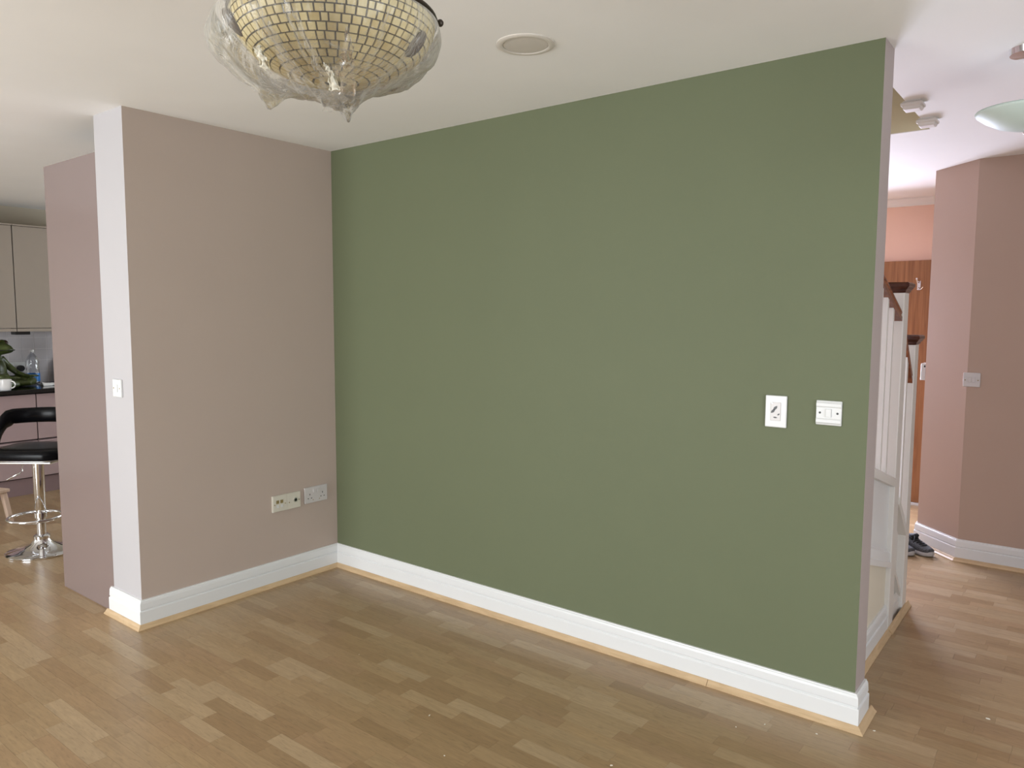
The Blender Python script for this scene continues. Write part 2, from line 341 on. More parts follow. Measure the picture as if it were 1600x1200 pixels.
for s in staves:
    cx, cy = (s[0] + s[1]) / 2, (s[2] + s[3]) / 2; area = 0
    ps = [to_px((s[i], s[j], 0)) for i, j in ((0, 2), (1, 2), (1, 3), (0, 3))]
    if all(ps):
        inside = any(-5 < p[0] < 1605 and -5 < p[1] < 1205 for p in ps)
        if inside and not (blocked(cx, cy) and blocked(s[0] + 0.01, cy) and blocked(s[1] - 0.01, cy)):
            area = abs(sum(ps[k][0] * ps[(k + 1) % 4][1] - ps[(k + 1) % 4][0] * ps[k][1] for k in range(4))) / 2
    seen.append(area)
order = sorted(range(len(staves)), key=lambda i: -seen[i])
big = set(i for i in order[:300] if seen[i] > 0)
ms = bpy.data.meshes.new('floor_stave'); g = 0.5
ms.from_pydata([(a * g, b * g, c) for c in (-1, 0) for b in (-1, 1) for a in (-1, 1)], [], [(0, 2, 3, 1), (4, 5, 7, 6), (0, 1, 5, 4), (2, 6, 7, 3), (0, 4, 6, 2), (1, 3, 7, 5)])
ms.materials.append(M_STAVE)
fv, ff, fc = [], [], []
GAP = 0.0005
for i, s in enumerate(staves):
    c = tone(); dz = rnd.uniform(-0.0002, 0.0)
    if i in big:
        o = bpy.data.objects.new('floor_stave', ms); COL.objects.link(o); o.parent = FL
        o.location = ((s[0] + s[1]) / 2, (s[2] + s[3]) / 2, dz); o.scale = (s[1] - s[0] - GAP, s[3] - s[2] - GAP, 0.0022); o.color = (*c, 1)
    else:
        b = len(fv); fv += [(s[0] + GAP / 2, s[2] + GAP / 2, dz), (s[1] - GAP / 2, s[2] + GAP / 2, dz), (s[1] - GAP / 2, s[3] - GAP / 2, dz), (s[0] + GAP / 2, s[3] - GAP / 2, dz)]
        ff.append((b, b + 1, b + 2, b + 3)); fc += [(*c, 1)] * 4
mf = bpy.data.meshes.new('floor_staves'); mf.from_pydata(fv, [], ff); ca = mf.color_attributes.new('tone', 'FLOAT_COLOR', 'CORNER')
for k, c in enumerate(fc): ca.data[k].color = c
mf.materials.append(M_STAVE2); of = bpy.data.objects.new('floor_staves', mf); COL.objects.link(of); of.parent = FL; of['kind'] = 'stuff'

# ------------------------------------------------------------------ skirting and beading, mitred at the corners
SKIRT = [(0, 0), (0.019, 0), (0.019, 0.079), (0.0175, 0.082), (0.0130, 0.083), (0.0130, 0.087), (0.0158, 0.091), (0.0140, 0.118), (0.0115, 0.126), (0.0085, 0.128), (0.0075, 0.133), (0, 0.133)]
NSK = len(SKIRT)
BEAD = [(0.019, 0), (0.040, 0), (0.040, 0.004), (0.036, 0.007), (0.031, 0.011), (0.026, 0.018), (0.023, 0.021), (0.019, 0.022)]
def sweep(path, prof, cuts=None):
    path = [Vector((p[0], p[1])) for p in path]; n = len(path); nor = []
    for i in range(n - 1):
        d = (path[i + 1] - path[i]).normalized(); nor.append(Vector((d.y, -d.x)))
    rings = []
    for i in range(n):
        if i == 0: m = nor[0]
        elif i == n - 1: m = nor[-1]
        else: m = (nor[i - 1] + nor[i]) / (1 + nor[i - 1].dot(nor[i]))
        rings.append([(path[i].x + m.x * d, path[i].y + m.y * d, z) for d, z in prof])
    out = []; k = len(prof)
    for i in range(n - 1):
        mb = MB(); mb.add(rings[i] + rings[i + 1], [tuple(range(k)), tuple(range(2 * k - 1, k - 1, -1))] + [(j, (j + 1) % k, k + (j + 1) % k, k + j) for j in range(k)]); out.append(mb)
    return out
path = [(-0.30, -PL), (0, -PL), (0, 0), (GL, 0), (GL, TH)]
for mb, nm, lb in zip(sweep(path, SKIRT), ('baseboard_left_end', 'baseboard_left', 'baseboard_back', 'baseboard_back_end'),
                      ('white skirting across the end of the pink wall', 'white skirting along the pink wall', 'long white skirting along the green wall', 'short white skirting on the end of the green wall')):
    struct(mb.build(nm, M_GLOSSW), lb)
JX = 2.33
pathb = [(-0.315, -PL), (0, -PL), (0, 0), (JX, 0), (GL, 0), (GL, TH + 0.035)]
tn = 0
def trim(mb, lb, mat=None):
    global tn; tn += 1
    return struct(mb.build('trim_%d' % tn, mat or M_BEAD), lb)
for k, (mb, lb) in enumerate(zip(sweep(pathb, BEAD), ('pale wood beading at the foot of the pink wall end', 'pale wood beading at the foot of the pink wall', 'longer length of pale wood beading under the green wall', 'shorter length of pale wood beading under the green wall', 'pale wood beading round the end of the green wall'))):
    if k == 2:
        for i, v in enumerate(mb.v):
            if v[0] > 1.5: mb.v[i] = (v[0] - 0.002, v[1], v[2])
    trim(mb, lb)
hp = [(CX, YN), (CX, CY), (HX, HY), (5.5, HY)]
for mb, nm, lb in zip(sweep(hp, SKIRT), ('baseboard_hall_side', 'baseboard_hall_corner', 'baseboard_hall'), ('white skirting round the corner by the door', 'white skirting on the cut-off hall corner', 'white skirting along the pink hall wall')):
    struct(mb.build(nm, M_GLOSSW), lb)
for mb, lb in zip(sweep(hp, BEAD), ('wood beading by the front door', 'wood beading on the cut-off hall corner', 'wood beading along the pink hall wall')): trim(mb, lb)
# coving over the front door
trim(MB().add([(x, YN - d, H - z) for x in (-0.28, CX) for d, z in ((0, 0), (0.055, 0), (0.055, 0.010), (0.036, 0.022), (0.018, 0.044), (0.012, 0.058), (0, 0.058))],
     [tuple(range(7)), tuple(range(13, 6, -1))] + [(j, (j + 1) % 7, 7 + (j + 1) % 7, 7 + j) for j in range(7)]), 'white coving above the hall end wall', M_CEIL)

# ------------------------------------------------------------------ front door
D = struct(MB().box(1.98, 2.585, YN - 0.045, YN, 0.022, 1.918).build('door_1', M_DOOR, bevel=0.003), 'plain brown oak veneer door at the end of the hall')
MB().box(1.96, 2.595, YN - 0.06, YN, 0, 0.02).build('threshold', M_GLOSSW, D, bevel=0.002)
hk = MB(); hx, hz, hy = 2.372, 1.725, YN - 0.045
hk.box(hx - 0.012, hx + 0.012, hy - 0.006, hy, hz - 0.035, hz + 0.035)
hk.tube([(hx, hy - 0.004, hz + 0.02), (hx - 0.004, hy - 0.045, hz + 0.022), (hx - 0.008, hy - 0.055, hz + 0.045)], 0.006)
hk.tube([(hx, hy - 0.004, hz - 0.015), (hx + 0.02, hy - 0.03, hz - 0.03), (hx + 0.035, hy - 0.04, hz - 0.012)], 0.005)
hk.ball((hx - 0.008, hy - 0.055, hz + 0.048), 0.010, 8, 6)
hk.build('hook', M_CHROME, D, smooth=True, autosmooth=True)['label'] = 'small chrome hook'

# ------------------------------------------------------------------ staircase
ST = thing('staircase', 'white painted stair side with mahogany handrails beyond the green wall end', 'staircase', (2.77, 0.14, 0))
inv = Matrix.Translation((-2.77, -0.14, 0))
def sp(mb, name, mat, parent=ST, **kw):
    off = Vector((2.77, 0.14, 0))
    mb.v = [tuple(Vector(v) - off) for v in mb.v]; return mb.build(name, mat, parent, **kw)
XP = 2.768
def yz_panel(pts, x0, x1):
    m = MB(); n = len(pts); m.add([(x0, y, z) for y, z in pts] + [(x1, y, z) for y, z in pts], [tuple(range(n - 1, -1, -1)), tuple(range(n, 2 * n))] + [(i, (i + 1) % n, n + (i + 1) % n, n + i) for i in range(n)]); return m
N1, N2 = (0.968, 1.068), (1.285, 1.375)     # newel extents in y
zb = lambda y: 0.80 - 0.27 * (y - 0.60)     # top of the string, under the base rail
sp(yz_panel([(0.14, 0), (0.968, 0), (0.968, zb(0.968)), (0.14, zb(0.14))], XP - 0.03, XP), 'string_panel', M_GLOSSW)
# panels below and above the raking moulding
zr = lambda y: 0.515 - 0.30 * (y - 0.55)
sp(yz_panel([(0.14, 0.128), (0.967, 0.128), (0.967, zr(0.967) - 0.07), (0.14, zr(0.14) - 0.07)], XP, XP + 0.001), 'lower_panel', M_CREAMW)['label'] = 'cream panel'
RSK = [(0, -0.075), (0.026, -0.075), (0.026, -0.050), (0.018, -0.046), (0.014, -0.004), (0.008, 0.006), (0.006, 0.014), (0, 0.014)]
sp(MB().bar((XP, 0.14, zr(0.14)), (XP, 0.967, zr(0.967)), RSK), 'raking_moulding', M_GLOSSW)
sp(MB().add([(XP + d, yy, z) for yy in (0.14, 0.967) for d, z in SKIRT], [tuple(range(NSK)), tuple(range(2 * NSK - 1, NSK - 1, -1))] + [(j, (j + 1) % NSK, NSK + (j + 1) % NSK, NSK + j) for j in range(NSK)]), 'skirting', M_GLOSSW)
sp(MB().add([(XP + d, yy, z) for yy in (0.175, 0.966) for d, z in BEAD], [tuple(range(8)), tuple(range(15, 7, -1))] + [(j, (j + 1) % 8, 8 + (j + 1) % 8, 8 + j) for j in range(8)]), 'beading', M_BEAD)
def rail_prof(w, h):
    return [(-w, -h), (w, -h), (w, -h * 0.35), (w * 0.72, -h * 0.1), (w * 0.95, h * 0.35), (w * 0.7, h * 0.85), (w * 0.25, h), (-w * 0.25, h), (-w * 0.7, h * 0.85), (-w * 0.95, h * 0.35), (-w * 0.72, -h * 0.1), (-w, -h * 0.35)]
def base_prof(w, h):
    return [(-w, -h), (w, -h), (w * 1.15, -h * 0.4), (w * 1.15, h * 0.3), (w * 0.8, h * 0.8), (w * 0.3, h), (-w * 0.3, h), (-w * 0.8, h * 0.8), (-w, h * 0.3)]
xc = 2.764
hr = lambda y: 1.495 - 0.37 * (y - 0.95)    # centre of the upper handrail
sp(MB().bar((xc, 0.14, hr(0.14)), (xc, 0.968, hr(0.968)), rail_prof(0.021, 0.029)), 'handrail', M_RAIL, smooth=True, autosmooth=True)
sp(MB().bar((xc, 0.14, zb(0.14) + 0.022), (xc, 0.968, zb(0.968) + 0.022), base_prof(0.028, 0.024)), 'base_rail', M_STAIRW, smooth=True, autosmooth=True)
for yb in (0.26, 0.37, 0.48, 0.595, 0.71, 0.825):
    w = 0.0135
    sp(MB().box(xc - w, xc + w, yb - w, yb + w, zb(yb) + 0.03, hr(yb) - 0.02), 'baluster', M_STAIRW, bevel=0.002)
# newel posts with moulded caps
def newel(y0, y1, zt, cap):
    n = sp(MB().box(2.69, 2.79, y0, y1, 0.0, zt), 'newel_post', M_STAIRW, bevel=0.004)
    cx, cy = 2.74, (y0 + y1) / 2; m = MB()
    prof = [(0.0505, zt - 0.012), (0.055, zt - 0.006), (0.055, zt), (0.060, zt + 0.004), (0.066, zt + 0.014), (0.070, zt + 0.017), (0.070, zt + 0.030), (0.062, zt + 0.036)]
    vs = []; fs = []
    for w, z in prof: vs += [(cx - w, cy - w, z), (cx + w, cy - w, z), (cx + w, cy + w, z), (cx - w, cy + w, z)]
    for k in range(len(prof) - 1):
        for j in range(4): fs.append((k * 4 + j, k * 4 + (j + 1) % 4, k * 4 + 4 + (j + 1) % 4, k * 4 + 4 + j))
    fs += [(3, 2, 1, 0), tuple(len(prof) * 4 - 4 + j for j in range(4))]
    m.add(vs, fs); off = Vector((2.77, 0.14, 0)); m.v = [tuple(Vector(v) - off) for v in m.v]
    m.build('newel_cap', M_CAPW, n); return n
newel(*N1, 1.598, 0); newel(*N2, 1.355, 0)
# short lower flight between the two newels
y0, y1 = N1[1], N2[0]
sp(yz_panel([(y0, 0), (y1, 0), (y1, 0.40), (y0, 0.60)], 2.735, XP - 0.012), 'string_panel', M_STAIRW)
sp(MB().bar((xc, y0, 1.415), (xc, y1, 1.185), rail_prof(0.021, 0.029)), 'handrail', M_RAIL, smooth=True, autosmooth=True)
sp(MB().bar((xc, y0, 0.62), (xc, y1, 0.42), base_prof(0.028, 0.024)), 'base_rail', M_STAIRW, smooth=True, autosmooth=True)
sp(MB().bar((XP - 0.012, y0, 0.36), (XP - 0.012, y1, 0.16), RSK), 'raking_moulding', M_STAIRW)
sp(MB().add([(XP - 0.012 + d, yy, z * 0.8) for yy in (y0, y1) for d, z in SKIRT], [tuple(range(NSK)), tuple(range(2 * NSK - 1, NSK - 1, -1))] + [(j, (j + 1) % NSK, NSK + (j + 1) % NSK, NSK + j) for j in range(NSK)]), 'skirting', M_STAIRW)
yb = (y0 + y1) / 2
sp(MB().box(xc - 0.016, xc + 0.016, yb - 0.016, yb + 0.016, 0.53, 1.29), 'baluster', M_STAIRW, bevel=0.002)
sp(MB().add([(2.771 + d, yy, z * 1.3) for yy in (N1[0] - 0.0, N2[1] + 0.04) for d, z in BEAD], [tuple(range(8)), tuple(range(15, 7, -1))] + [(j, (j + 1) % 8, 8 + (j + 1) % 8, 8 + j) for j in range(8)]), 'beading', M_BEAD)
# the newel drops under the ceiling opening
for k, (yc, lb) in enumerate(((0.885, 'white moulded newel drop under the ceiling opening, nearer of two'), (1.235, 'white moulded newel drop under the ceiling opening, farther of two'))):
    t = thing('newel_drop', lb, 'newel drop', (2.80, yc, H), 0, 'newel drops at the stair opening')
    MB().box(-0.034, 0.034, -0.034, 0.034, -0.008, 0.0).build('post_end', M_STAIRW, t)
    m = MB(); prof = [(0.034, -0.003), (0.042, -0.010), (0.042, -0.019), (0.036, -0.023), (0.033, -0.033), (0.028, -0.036)]
    vs = []; fs = []
    for w, z in prof: vs += [(-w, -w, z), (w, -w, z), (w, w, z), (-w, w, z)]
    for q in range(len(prof) - 1):
        for j in range(4): fs.append((q * 4 + j, q * 4 + (j + 1) % 4, q * 4 + 4 + (j + 1) % 4, q * 4 + 4 + j))
    fs += [(0, 1, 2, 3), tuple(len(prof) * 4 - 4 + j for j in range(4))]
    m.add(vs, fs).build('moulded_cap', M_STAIRW, t)

# ------------------------------------------------------------------ kitchen
tu = thing('tall_kitchen_unit', 'tall gloss pink kitchen unit end standing beside the pale wall end', 'cabinet', (-0.59, -1.15, 0))
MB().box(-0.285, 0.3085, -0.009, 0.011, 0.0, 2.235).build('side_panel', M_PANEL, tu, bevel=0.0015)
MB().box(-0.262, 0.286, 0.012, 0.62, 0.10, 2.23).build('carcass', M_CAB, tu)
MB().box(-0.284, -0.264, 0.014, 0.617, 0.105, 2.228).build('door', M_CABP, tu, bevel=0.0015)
MB().box(-0.22, 0.286, 0.012, 0.62, 0.0, 0.098).build('plinth', M_PLINTH, tu)

XB = -3.98
wct = []
for y0, y1, lb in ((-1.0, -0.392, 'cream wall cabinet above the frog statue'), (-0.388, 0.212, 'cream wall cabinet above the water bottle')):
    c = thing('wall_cabinet', lb, 'cabinet', (XB, (y0 + y1) / 2, 1.33), 0, 'cream wall cabinets'); hw = (y1 - y0) / 2
    MB().box(0.002, 0.335, -hw + 0.001, hw - 0.001, 0.028, 0.868).build('carcass', M_CAB, c)
    MB().box(0.338, 0.358, -hw + 0.002, hw - 0.002, 0.030, 0.872).build('door', M_CAB, c, bevel=0.002)
    MB().box(0.315, 0.358, -hw + 0.001, hw - 0.001, 0.0, 0.025).build('light_rail', M_CAB, c, bevel=0.002)
    MB().box(0.0, 0.375, -hw, hw, 0.874, 0.885).build('top_panel', M_CAB, c)
tag(MB().box(XB + 0.20, XB + 0.30, -0.385, -0.27, 1.303, 1.356).build('cabinet_light', M_BLACK, bevel=0.004), 'small black light fitting under the cream wall cabinet', 'light')
ZW = 0.87
for y0, y1, lb in ((-1.0, -0.377, 'dusky pink base cabinet below the white mug'), (-0.373, 0.225, 'dusky pink base cabinet beside the tall unit')):
    c = thing('base_cabinet', lb, 'cabinet', (XB, (y0 + y1) / 2, 0), 0, 'pink base cabinets'); hw = (y1 - y0) / 2
    MB().box(0.002, 0.60, -hw, hw, 0.14, ZW - 0.032).build('carcass', M_DARK, c)
    MB().box(0.02, 0.615, -hw, hw, 0.0, 0.135).build('plinth', M_PLINTH, c)
    for z0, z1, nm in ((0.455, 0.825, 'drawer'), (0.145, 0.425, 'drawer')):
        MB().box(0.62, 0.642, -hw + 0.002, hw - 0.002, z0, z1).build(nm, M_CABP, c, bevel=0.003)
    MB().add([(x, y, z) for y in (-hw + 0.002, hw - 0.002) for x, z in ((0.612, 0.428), (0.642, 0.428), (0.640, 0.440), (0.618, 0.446))], [(0, 1, 2, 3), (7, 6, 5, 4), (0, 4, 5, 1), (1, 5, 6, 2), (2, 6, 7, 3), (3, 7, 4, 0)]).build('grip_rail', M_CABP, c)
tag(MB().box(XB, -3.285, -1.6, 1.2, ZW - 0.030, ZW).build('worktop', M_BLACKG, bevel=0.003), 'glossy black worktop along the far kitchen wall', 'worktop')
# tiles
tm = bpy.data.meshes.new('tile'); tb = bmesh.new(); bmesh.ops.create_cube(tb, size=1.0); tb.to_mesh(tm); tb.free(); tm.materials.append(M_TILE)
MB().box(XB, XB + 0.0078, -1.1, 0.5, ZW, 1.34).build('grout', M_GROUT, WK)
ty = -1.1 + 0.032
while ty < 0.45:
    for r in range(5):
        zc0 = ZW + r * 0.1 - 0.0; z1 = min(zc0 + 0.0975, 1.355)
        if z1 - zc0 < 0.02: continue
        o = bpy.data.objects.new('tile', tm); COL.objects.link(o); o.parent = WK
        o.location = (XB + 0.0055 + rnd.uniform(0, 0.0006), ty + 0.05, (zc0 + z1) / 2 + 0.001); o.scale = (0.007, 0.0975, z1 - zc0)
    ty += 0.1025

# things on the worktop
def mug(c):
    t = thing('mug', 'white china mug at the front of the black worktop', 'mug', c)
    MB().lathe([(0.0, 0.004), (0.034, 0.004), (0.037, 0.0), (0.040, 0.002), (0.045, 0.03), (0.047, 0.085), (0.0465, 0.088), (0.044, 0.085), (0.042, 0.03), (0.036, 0.010), (0.0, 0.009)], n=28).build('cup', M_MUG, t, smooth=True)
    d = Vector((0.63, 0.777, 0)).normalized(); pts = []
    for k in range(9):
        a = -PI / 2 + PI * k / 8; pts.append(d * (0.043 + 0.030 * math.cos(a)) + Vector((0, 0, 0.046 + 0.028 * math.sin(a))))
    MB().tube(pts, 0.0055, 8).build('handle', M_MUG, t, smooth=True)
mug((-3.345, -0.590, ZW))
def bottle(c):
    t = thing('water_bottle', 'clear plastic water bottle with a blue label on the worktop', 'bottle', c)
    prof = [(0.0, 0.004), (0.030, 0.001), (0.046, 0.006), (0.050, 0.02)]
    z = 0.03
    while z < 0.195: prof += [(0.050, z), (0.0475, z + 0.006)]; z += 0.013
    prof += [(0.049, 0.20), (0.046, 0.215), (0.036, 0.237), (0.022, 0.258), (0.0145, 0.270), (0.0135, 0.283)]
    m = MB().lathe(prof, n=36)
    m.v = [(x * (1 + 0.03 * math.sin(8 * math.atan2(y, x) + z * 90)), y * (1 + 0.03 * math.sin(8 * math.atan2(y, x) + z * 90)), z) for x, y, z in m.v]
    m.build('bottle_body', M_BOTTLE, t, smooth=True)
    MB().lathe([(0.0512, 0.022), (0.0522, 0.026), (0.0522, 0.088), (0.0512, 0.092)], n=32).build('label_band', M_LABEL, t, smooth=True)
    MB().lathe([(0.0, 0.297), (0.0145, 0.297), (0.0155, 0.294), (0.0155, 0.280), (0.0, 0.280)], n=20).build('cap', M_PLASTIC, t, smooth=True, autosmooth=True)
bottle((-3.83, -0.215, ZW))
# wall socket with a black plug behind the frog's arm
t = thing('wall_socket', 'white wall socket with a black plug on the kitchen tiles', 'socket', (XB + 0.0095, -0.30, 1.015))
MB().box(0, 0.009, -0.073, 0.073, -0.043, 0.043).build('face_plate', M_PLASTIC, t, bevel=0.003)
MB().lathe([(0, 0.046), (0.022, 0.046), (0.026, 0.040), (0.027, 0.0), (0, 0.0)], (0.009, 0.032, -0.012), 20, axis='x').build('plug', M_BLACK, t, smooth=True, autosmooth=True)
MB().box(0.009, 0.012, -0.006, 0.006, 0.012, 0.030).build('rocker', M_PLASTIC, t)
# dark brown shape at the end of the tiles, built as a leaning board
m = MB(); pr = [(-0.11, 0.0), (0.11, 0.0)] + [(0.11 * math.cos(a), 0.15 + 0.10 * math.sin(a)) for a in [PI * k / 14 for k in range(15)]]
n = len(pr); m.add([(0.04 * (1 - z / 0.26) + 0.012 + d, y, z) for d in (0, 0.016) for y, z in pr], [tuple(range(n - 1, -1, -1)), tuple(range(n, 2 * n))] + [(i, (i + 1) % n, n + (i + 1) % n, n + i) for i in range(n)])
o = tag(m.build('arched_board', M_BOARD, bevel=0.002), 'dark brown arched board leaning on the kitchen tiles by the tall unit', 'chopping board'); o.location = (XB, 0.105, ZW)
# crumpled white plastic bag
m = MB(); vs = []; fs = []; nu, nv = 22, 9
for i in range(nu):
    for j in range(nv):
        u = i / (nu - 1); v = j / (nv - 1) - 0.5
        p = Vector((-0.10 * v - 0.06 * u * 0.4, u * 0.26, 0.0))
        hgt = (0.035 * (1 - u) ** 0.7 + 0.012) * (1 - (2 * v) ** 2) + 0.012 * noise.noise(Vector((u * 9, v * 8, 3.1)))
        p.z = max(0.001, hgt); vs.append(p)
for i in range(nu - 1):
    for j in range(nv - 1): fs.append((i * nv + j, (i + 1) * nv + j, (i + 1) * nv + j + 1, i * nv + j + 1))
o = tag(m.add(vs, fs).build('plastic_bag', M_MUG, smooth=True), 'crumpled white bag lying on the black worktop by the bottle', 'bag'); o.location = (-3.56, -0.25, ZW); o.scale = (0.8, 0.8, 0.6)
sf = o.modifiers.new('thick', 'SOLIDIFY'); sf.thickness = 0.001; sf.offset = 1

# frog statue, sitting cross-legged in profile
def frog(c, rz):
    t = thing('frog_statue', 'green glazed frog statue sitting cross-legged on the black worktop', 'statue', c, rz)
    t.scale = (1.22, 1.15, 1.06)
    m = MB()       # local +x is the way the frog faces
    m.ball((-0.005, 0, 0.125), (0.075, 0.085, 0.115), 20, 14)
    m.ball((0.0, 0, 0.07), (0.085, 0.10, 0.065), 18, 12)
    m.ball((0.0, 0, 0.225), (0.045, 0.06, 0.05), 16, 10)
    m.ball((0.030, 0, 0.300), (0.092, 0.078, 0.048), 20, 14)
    m.ball((0.080, 0, 0.292), (0.052, 0.050, 0.030), 16, 10)
    for s in (-1, 1):
        m.ball((0.028, s * 0.052, 0.338), (0.030, 0.026, 0.034), 14, 10)
        m.tube([(-0.005, s * 0.070, 0.225), (0.02, s * 0.105, 0.165), (0.075, s * 0.122, 0.105), (0.135, s * 0.115, 0.085), (0.175, s * 0.105, 0.080)], [0.030, 0.026, 0.020, 0.015, 0.013], 10)
        for q in (-0.018, 0, 0.018): m.tube([(0.170, s * 0.105, 0.080), (0.200, s * 0.105 + q, 0.086), (0.222, s * 0.105 + q * 1.5, 0.078)], [0.010, 0.008, 0.008], 8)
        m.tube([(-0.02, s * 0.07, 0.045), (0.07, s * 0.135, 0.040), (0.175, s * 0.130, 0.038), (0.185, s * 0.07, 0.030), (0.12, s * 0.01, 0.026), (0.08, -s * 0.05, 0.024)], [0.045, 0.042, 0.034, 0.026, 0.022, 0.018], 12)
        for q in (-0.02, 0, 0.02): m.tube([(0.09, -s * 0.045, 0.022), (0.075 + q, -s * 0.10, 0.014)], [0.012, 0.009], 8)
    o = m.build('frog_body', M_FROG, t, smooth=True)
    rm = o.modifiers.new('remesh', 'REMESH'); rm.mode = 'VOXEL'; rm.voxel_size = 0.006; rm.use_smooth_shade = True
    s2 = o.modifiers.new('smooth', 'SMOOTH'); s2.factor = 0.5; s2.iterations = 3
    for s in (-1, 1): MB().ball((0.040, s * 0.060, 0.342), (0.024, 0.020, 0.026), 12, 8).build('eye', M_BROWNJ, t, smooth=True)
    pts = [(0.142 * math.cos(a) * 0.98 - 0.010, 0.080 * math.sin(a), 0.295 - 0.012 * math.cos(a)) for a in [R(d) for d in range(-75, 76, 10)]]
    pts = [(0.030 + 0.104 * math.cos(R(d)), 0.080 * math.sin(R(d)), 0.290) for d in range(-80, 81, 10)]
    MB().tube(pts, 0.0035, 6).build('mouth', M_DARK, t, smooth=True)
frog((-3.70, -0.545, ZW + 0.001), R(38))

# bar stool
def bar_stool(c, rz):
    t = thing('bar_stool', 'chrome pedestal bar stool with a black leather seat', 'bar stool', c, rz)
    MB().lathe([(0.0, 0.0), (0.195, 0.0), (0.200, 0.003), (0.200, 0.008), (0.193, 0.012), (0.15, 0.020), (0.10, 0.033), (0.065, 0.052), (0.045, 0.075), (0.040, 0.088), (0.0, 0.088)], n=48).build('base', M_CHROME, t, smooth=True, autosmooth=True)
    MB().lathe([(0.0, 0.080), (0.042, 0.080), (0.046, 0.084), (0.046, 0.100), (0.036, 0.108), (0.0, 0.108)], n=28).build('collar', M_CHROME, t, smooth=True, autosmooth=True)
    MB().lathe([(0.0, 0.10), (0.0255, 0.10), (0.0255, 0.30), (0.0, 0.30)], n=28).build('lower_column', M_CHROME, t, smooth=True, autosmooth=True)
    MB().lathe([(0.0, 0.262), (0.029, 0.262), (0.0315, 0.266), (0.0315, 0.60), (0.0, 0.60)], n=28).build('column', M_CHROME, t, smooth=True, autosmooth=True)
    ring = MB(); ring.tube([(0.145 * math.cos(a), 0.145 * math.sin(a) - 0.055, 0.232) for a in [2 * PI * k / 36 for k in range(36)]], 0.009, 10, closed=True)
    ring.lathe([(0.027, 0.215), (0.036, 0.217), (0.036, 0.247), (0.027, 0.249)], n=24, close=True)
    ring.build('footrest', M_CHROME, t, smooth=True, autosmooth=True)
    # seat pad
    def rr(w, d, r=0.09, n=7):
        out = []
        for cx, cy, a0 in ((w - r, d - r, 0), (-w + r, d - r, 90), (-w + r, -d + r, 180), (w - r, -d + r, 270)):
            for k in range(n): a = R(a0 + 90 * k / (n - 1)); out.append((cx + r * math.cos(a), cy + r * math.sin(a)))
        return out
    m = MB(); levels = [(0.90, 0.592), (1.0, 0.600), (1.03, 0.615), (1.03, 0.640), (1.0, 0.655), (0.90, 0.664), (0.5, 0.667)]; P = rr(0.215, 0.19); n = len(P); vs = []; fs = []
    for s, z in levels: vs += [(x * s, y * s, z) for x, y in P]
    for k in range(len(levels) - 1):
        for j in range(n): fs.append((k * n + j, k * n + (j + 1) % n, (k + 1) * n + (j + 1) % n, (k + 1) * n + j))
    fs += [tuple(range(n - 1, -1, -1)), tuple((len(levels) - 1) * n + j for j in range(n))]
    m.add(vs, fs).build('seat', M_LEATHER, t, smooth=True)
    MB().box(-0.17, 0.17, -0.15, 0.15, 0.578, 0.592).build('seat_plate', M_SATIN, t, bevel=0.004)
    m = MB(); P2 = [(x * 1.035, y * 1.035, 0.603) for x, y in P]; m.tube(P2, 0.0025, 6, closed=True); m.build('seat_piping', M_SATIN, t, smooth=True)
    # curved hoop backrest
    pts = []; hs = []
    for k in range(33):
        a = R(-15 + 210 * k / 32); q = min(k, 32 - k) / 16.0
        z = 0.64 + (0.195) * min(1, q * 2.6) ** 0.6
        pts.append((0.235 * math.cos(a), 0.20 * math.sin(a), z)); hs.append(0.050 if q > 0.3 else 0.036)
    m = MB(); N = len(pts); vs = []; fs = []; nn = 10
    for i, p in enumerate(pts):
        p = Vector(p); a = Vector(pts[max(0, i - 1)]); b = Vector(pts[min(N - 1, i + 1)]); tt = (b - a).normalized(); rad = Vector((p.x, p.y, 0)).normalized(); up = rad.cross(tt)
        up = up if up.z > 0 or abs(up.z) < 0.2 else -up
        for k in range(nn):
            an = 2 * PI * k / nn; vs.append(p + rad * math.cos(an) * 0.020 + up * math.sin(an) * hs[i])
    for i in range(N - 1):
        for k in range(nn): fs.append((i * nn + k, i * nn + (k + 1) % nn, (i + 1) * nn + (k + 1) % nn, (i + 1) * nn + k))
    fs += [tuple(range(nn - 1, -1, -1)), tuple((N - 1) * nn + k for k in range(nn))]
    m.add(vs, fs).build('backrest', M_LEATHER, t, smooth=True)
    MB().tube([(-0.04, -0.03, 0.578), (-0.065, -0.05, 0.555), (-0.066, -0.052, 0.518), (-0.075, -0.058, 0.505), (-0.140, -0.085, 0.468)], 0.0045, 8).build('height_lever', M_CHROME, t, smooth=True)
bar_stool((-1.645, -0.985, 0), R(38))
# low wooden step stool at the frame's edge
t = thing('step_stool', 'small pale wooden step stool on the kitchen floor', 'stool', (-2.62, -1.05, 0), R(20))
MB().box(-0.15, 0.15, -0.15, 0.15, 0.222, 0.245).build('seat', M_STOOLW, t, bevel=0.004)
for sx in (-1, 1):
    for sy in (-1, 1):
        a, b = (sx * 0.12, sy * 0.12), (sx * 0.145, sy * 0.145); w = 0.016
        m = MB(); m.add([(b[0] + i * w, b[1] + j * w, 0) for i, j in ((-1, -1), (1, -1), (1, 1), (-1, 1))] + [(a[0] + i * w, a[1] + j * w, 0.222) for i, j in ((-1, -1), (1, -1), (1, 1), (-1, 1))],
              [(3, 2, 1, 0), (4, 5, 6, 7), (0, 1, 5, 4), (1, 2, 6, 5), (2, 3, 7, 6), (3, 0, 4, 7)]).build('leg', M_STOOLW, t, bevel=0.002)

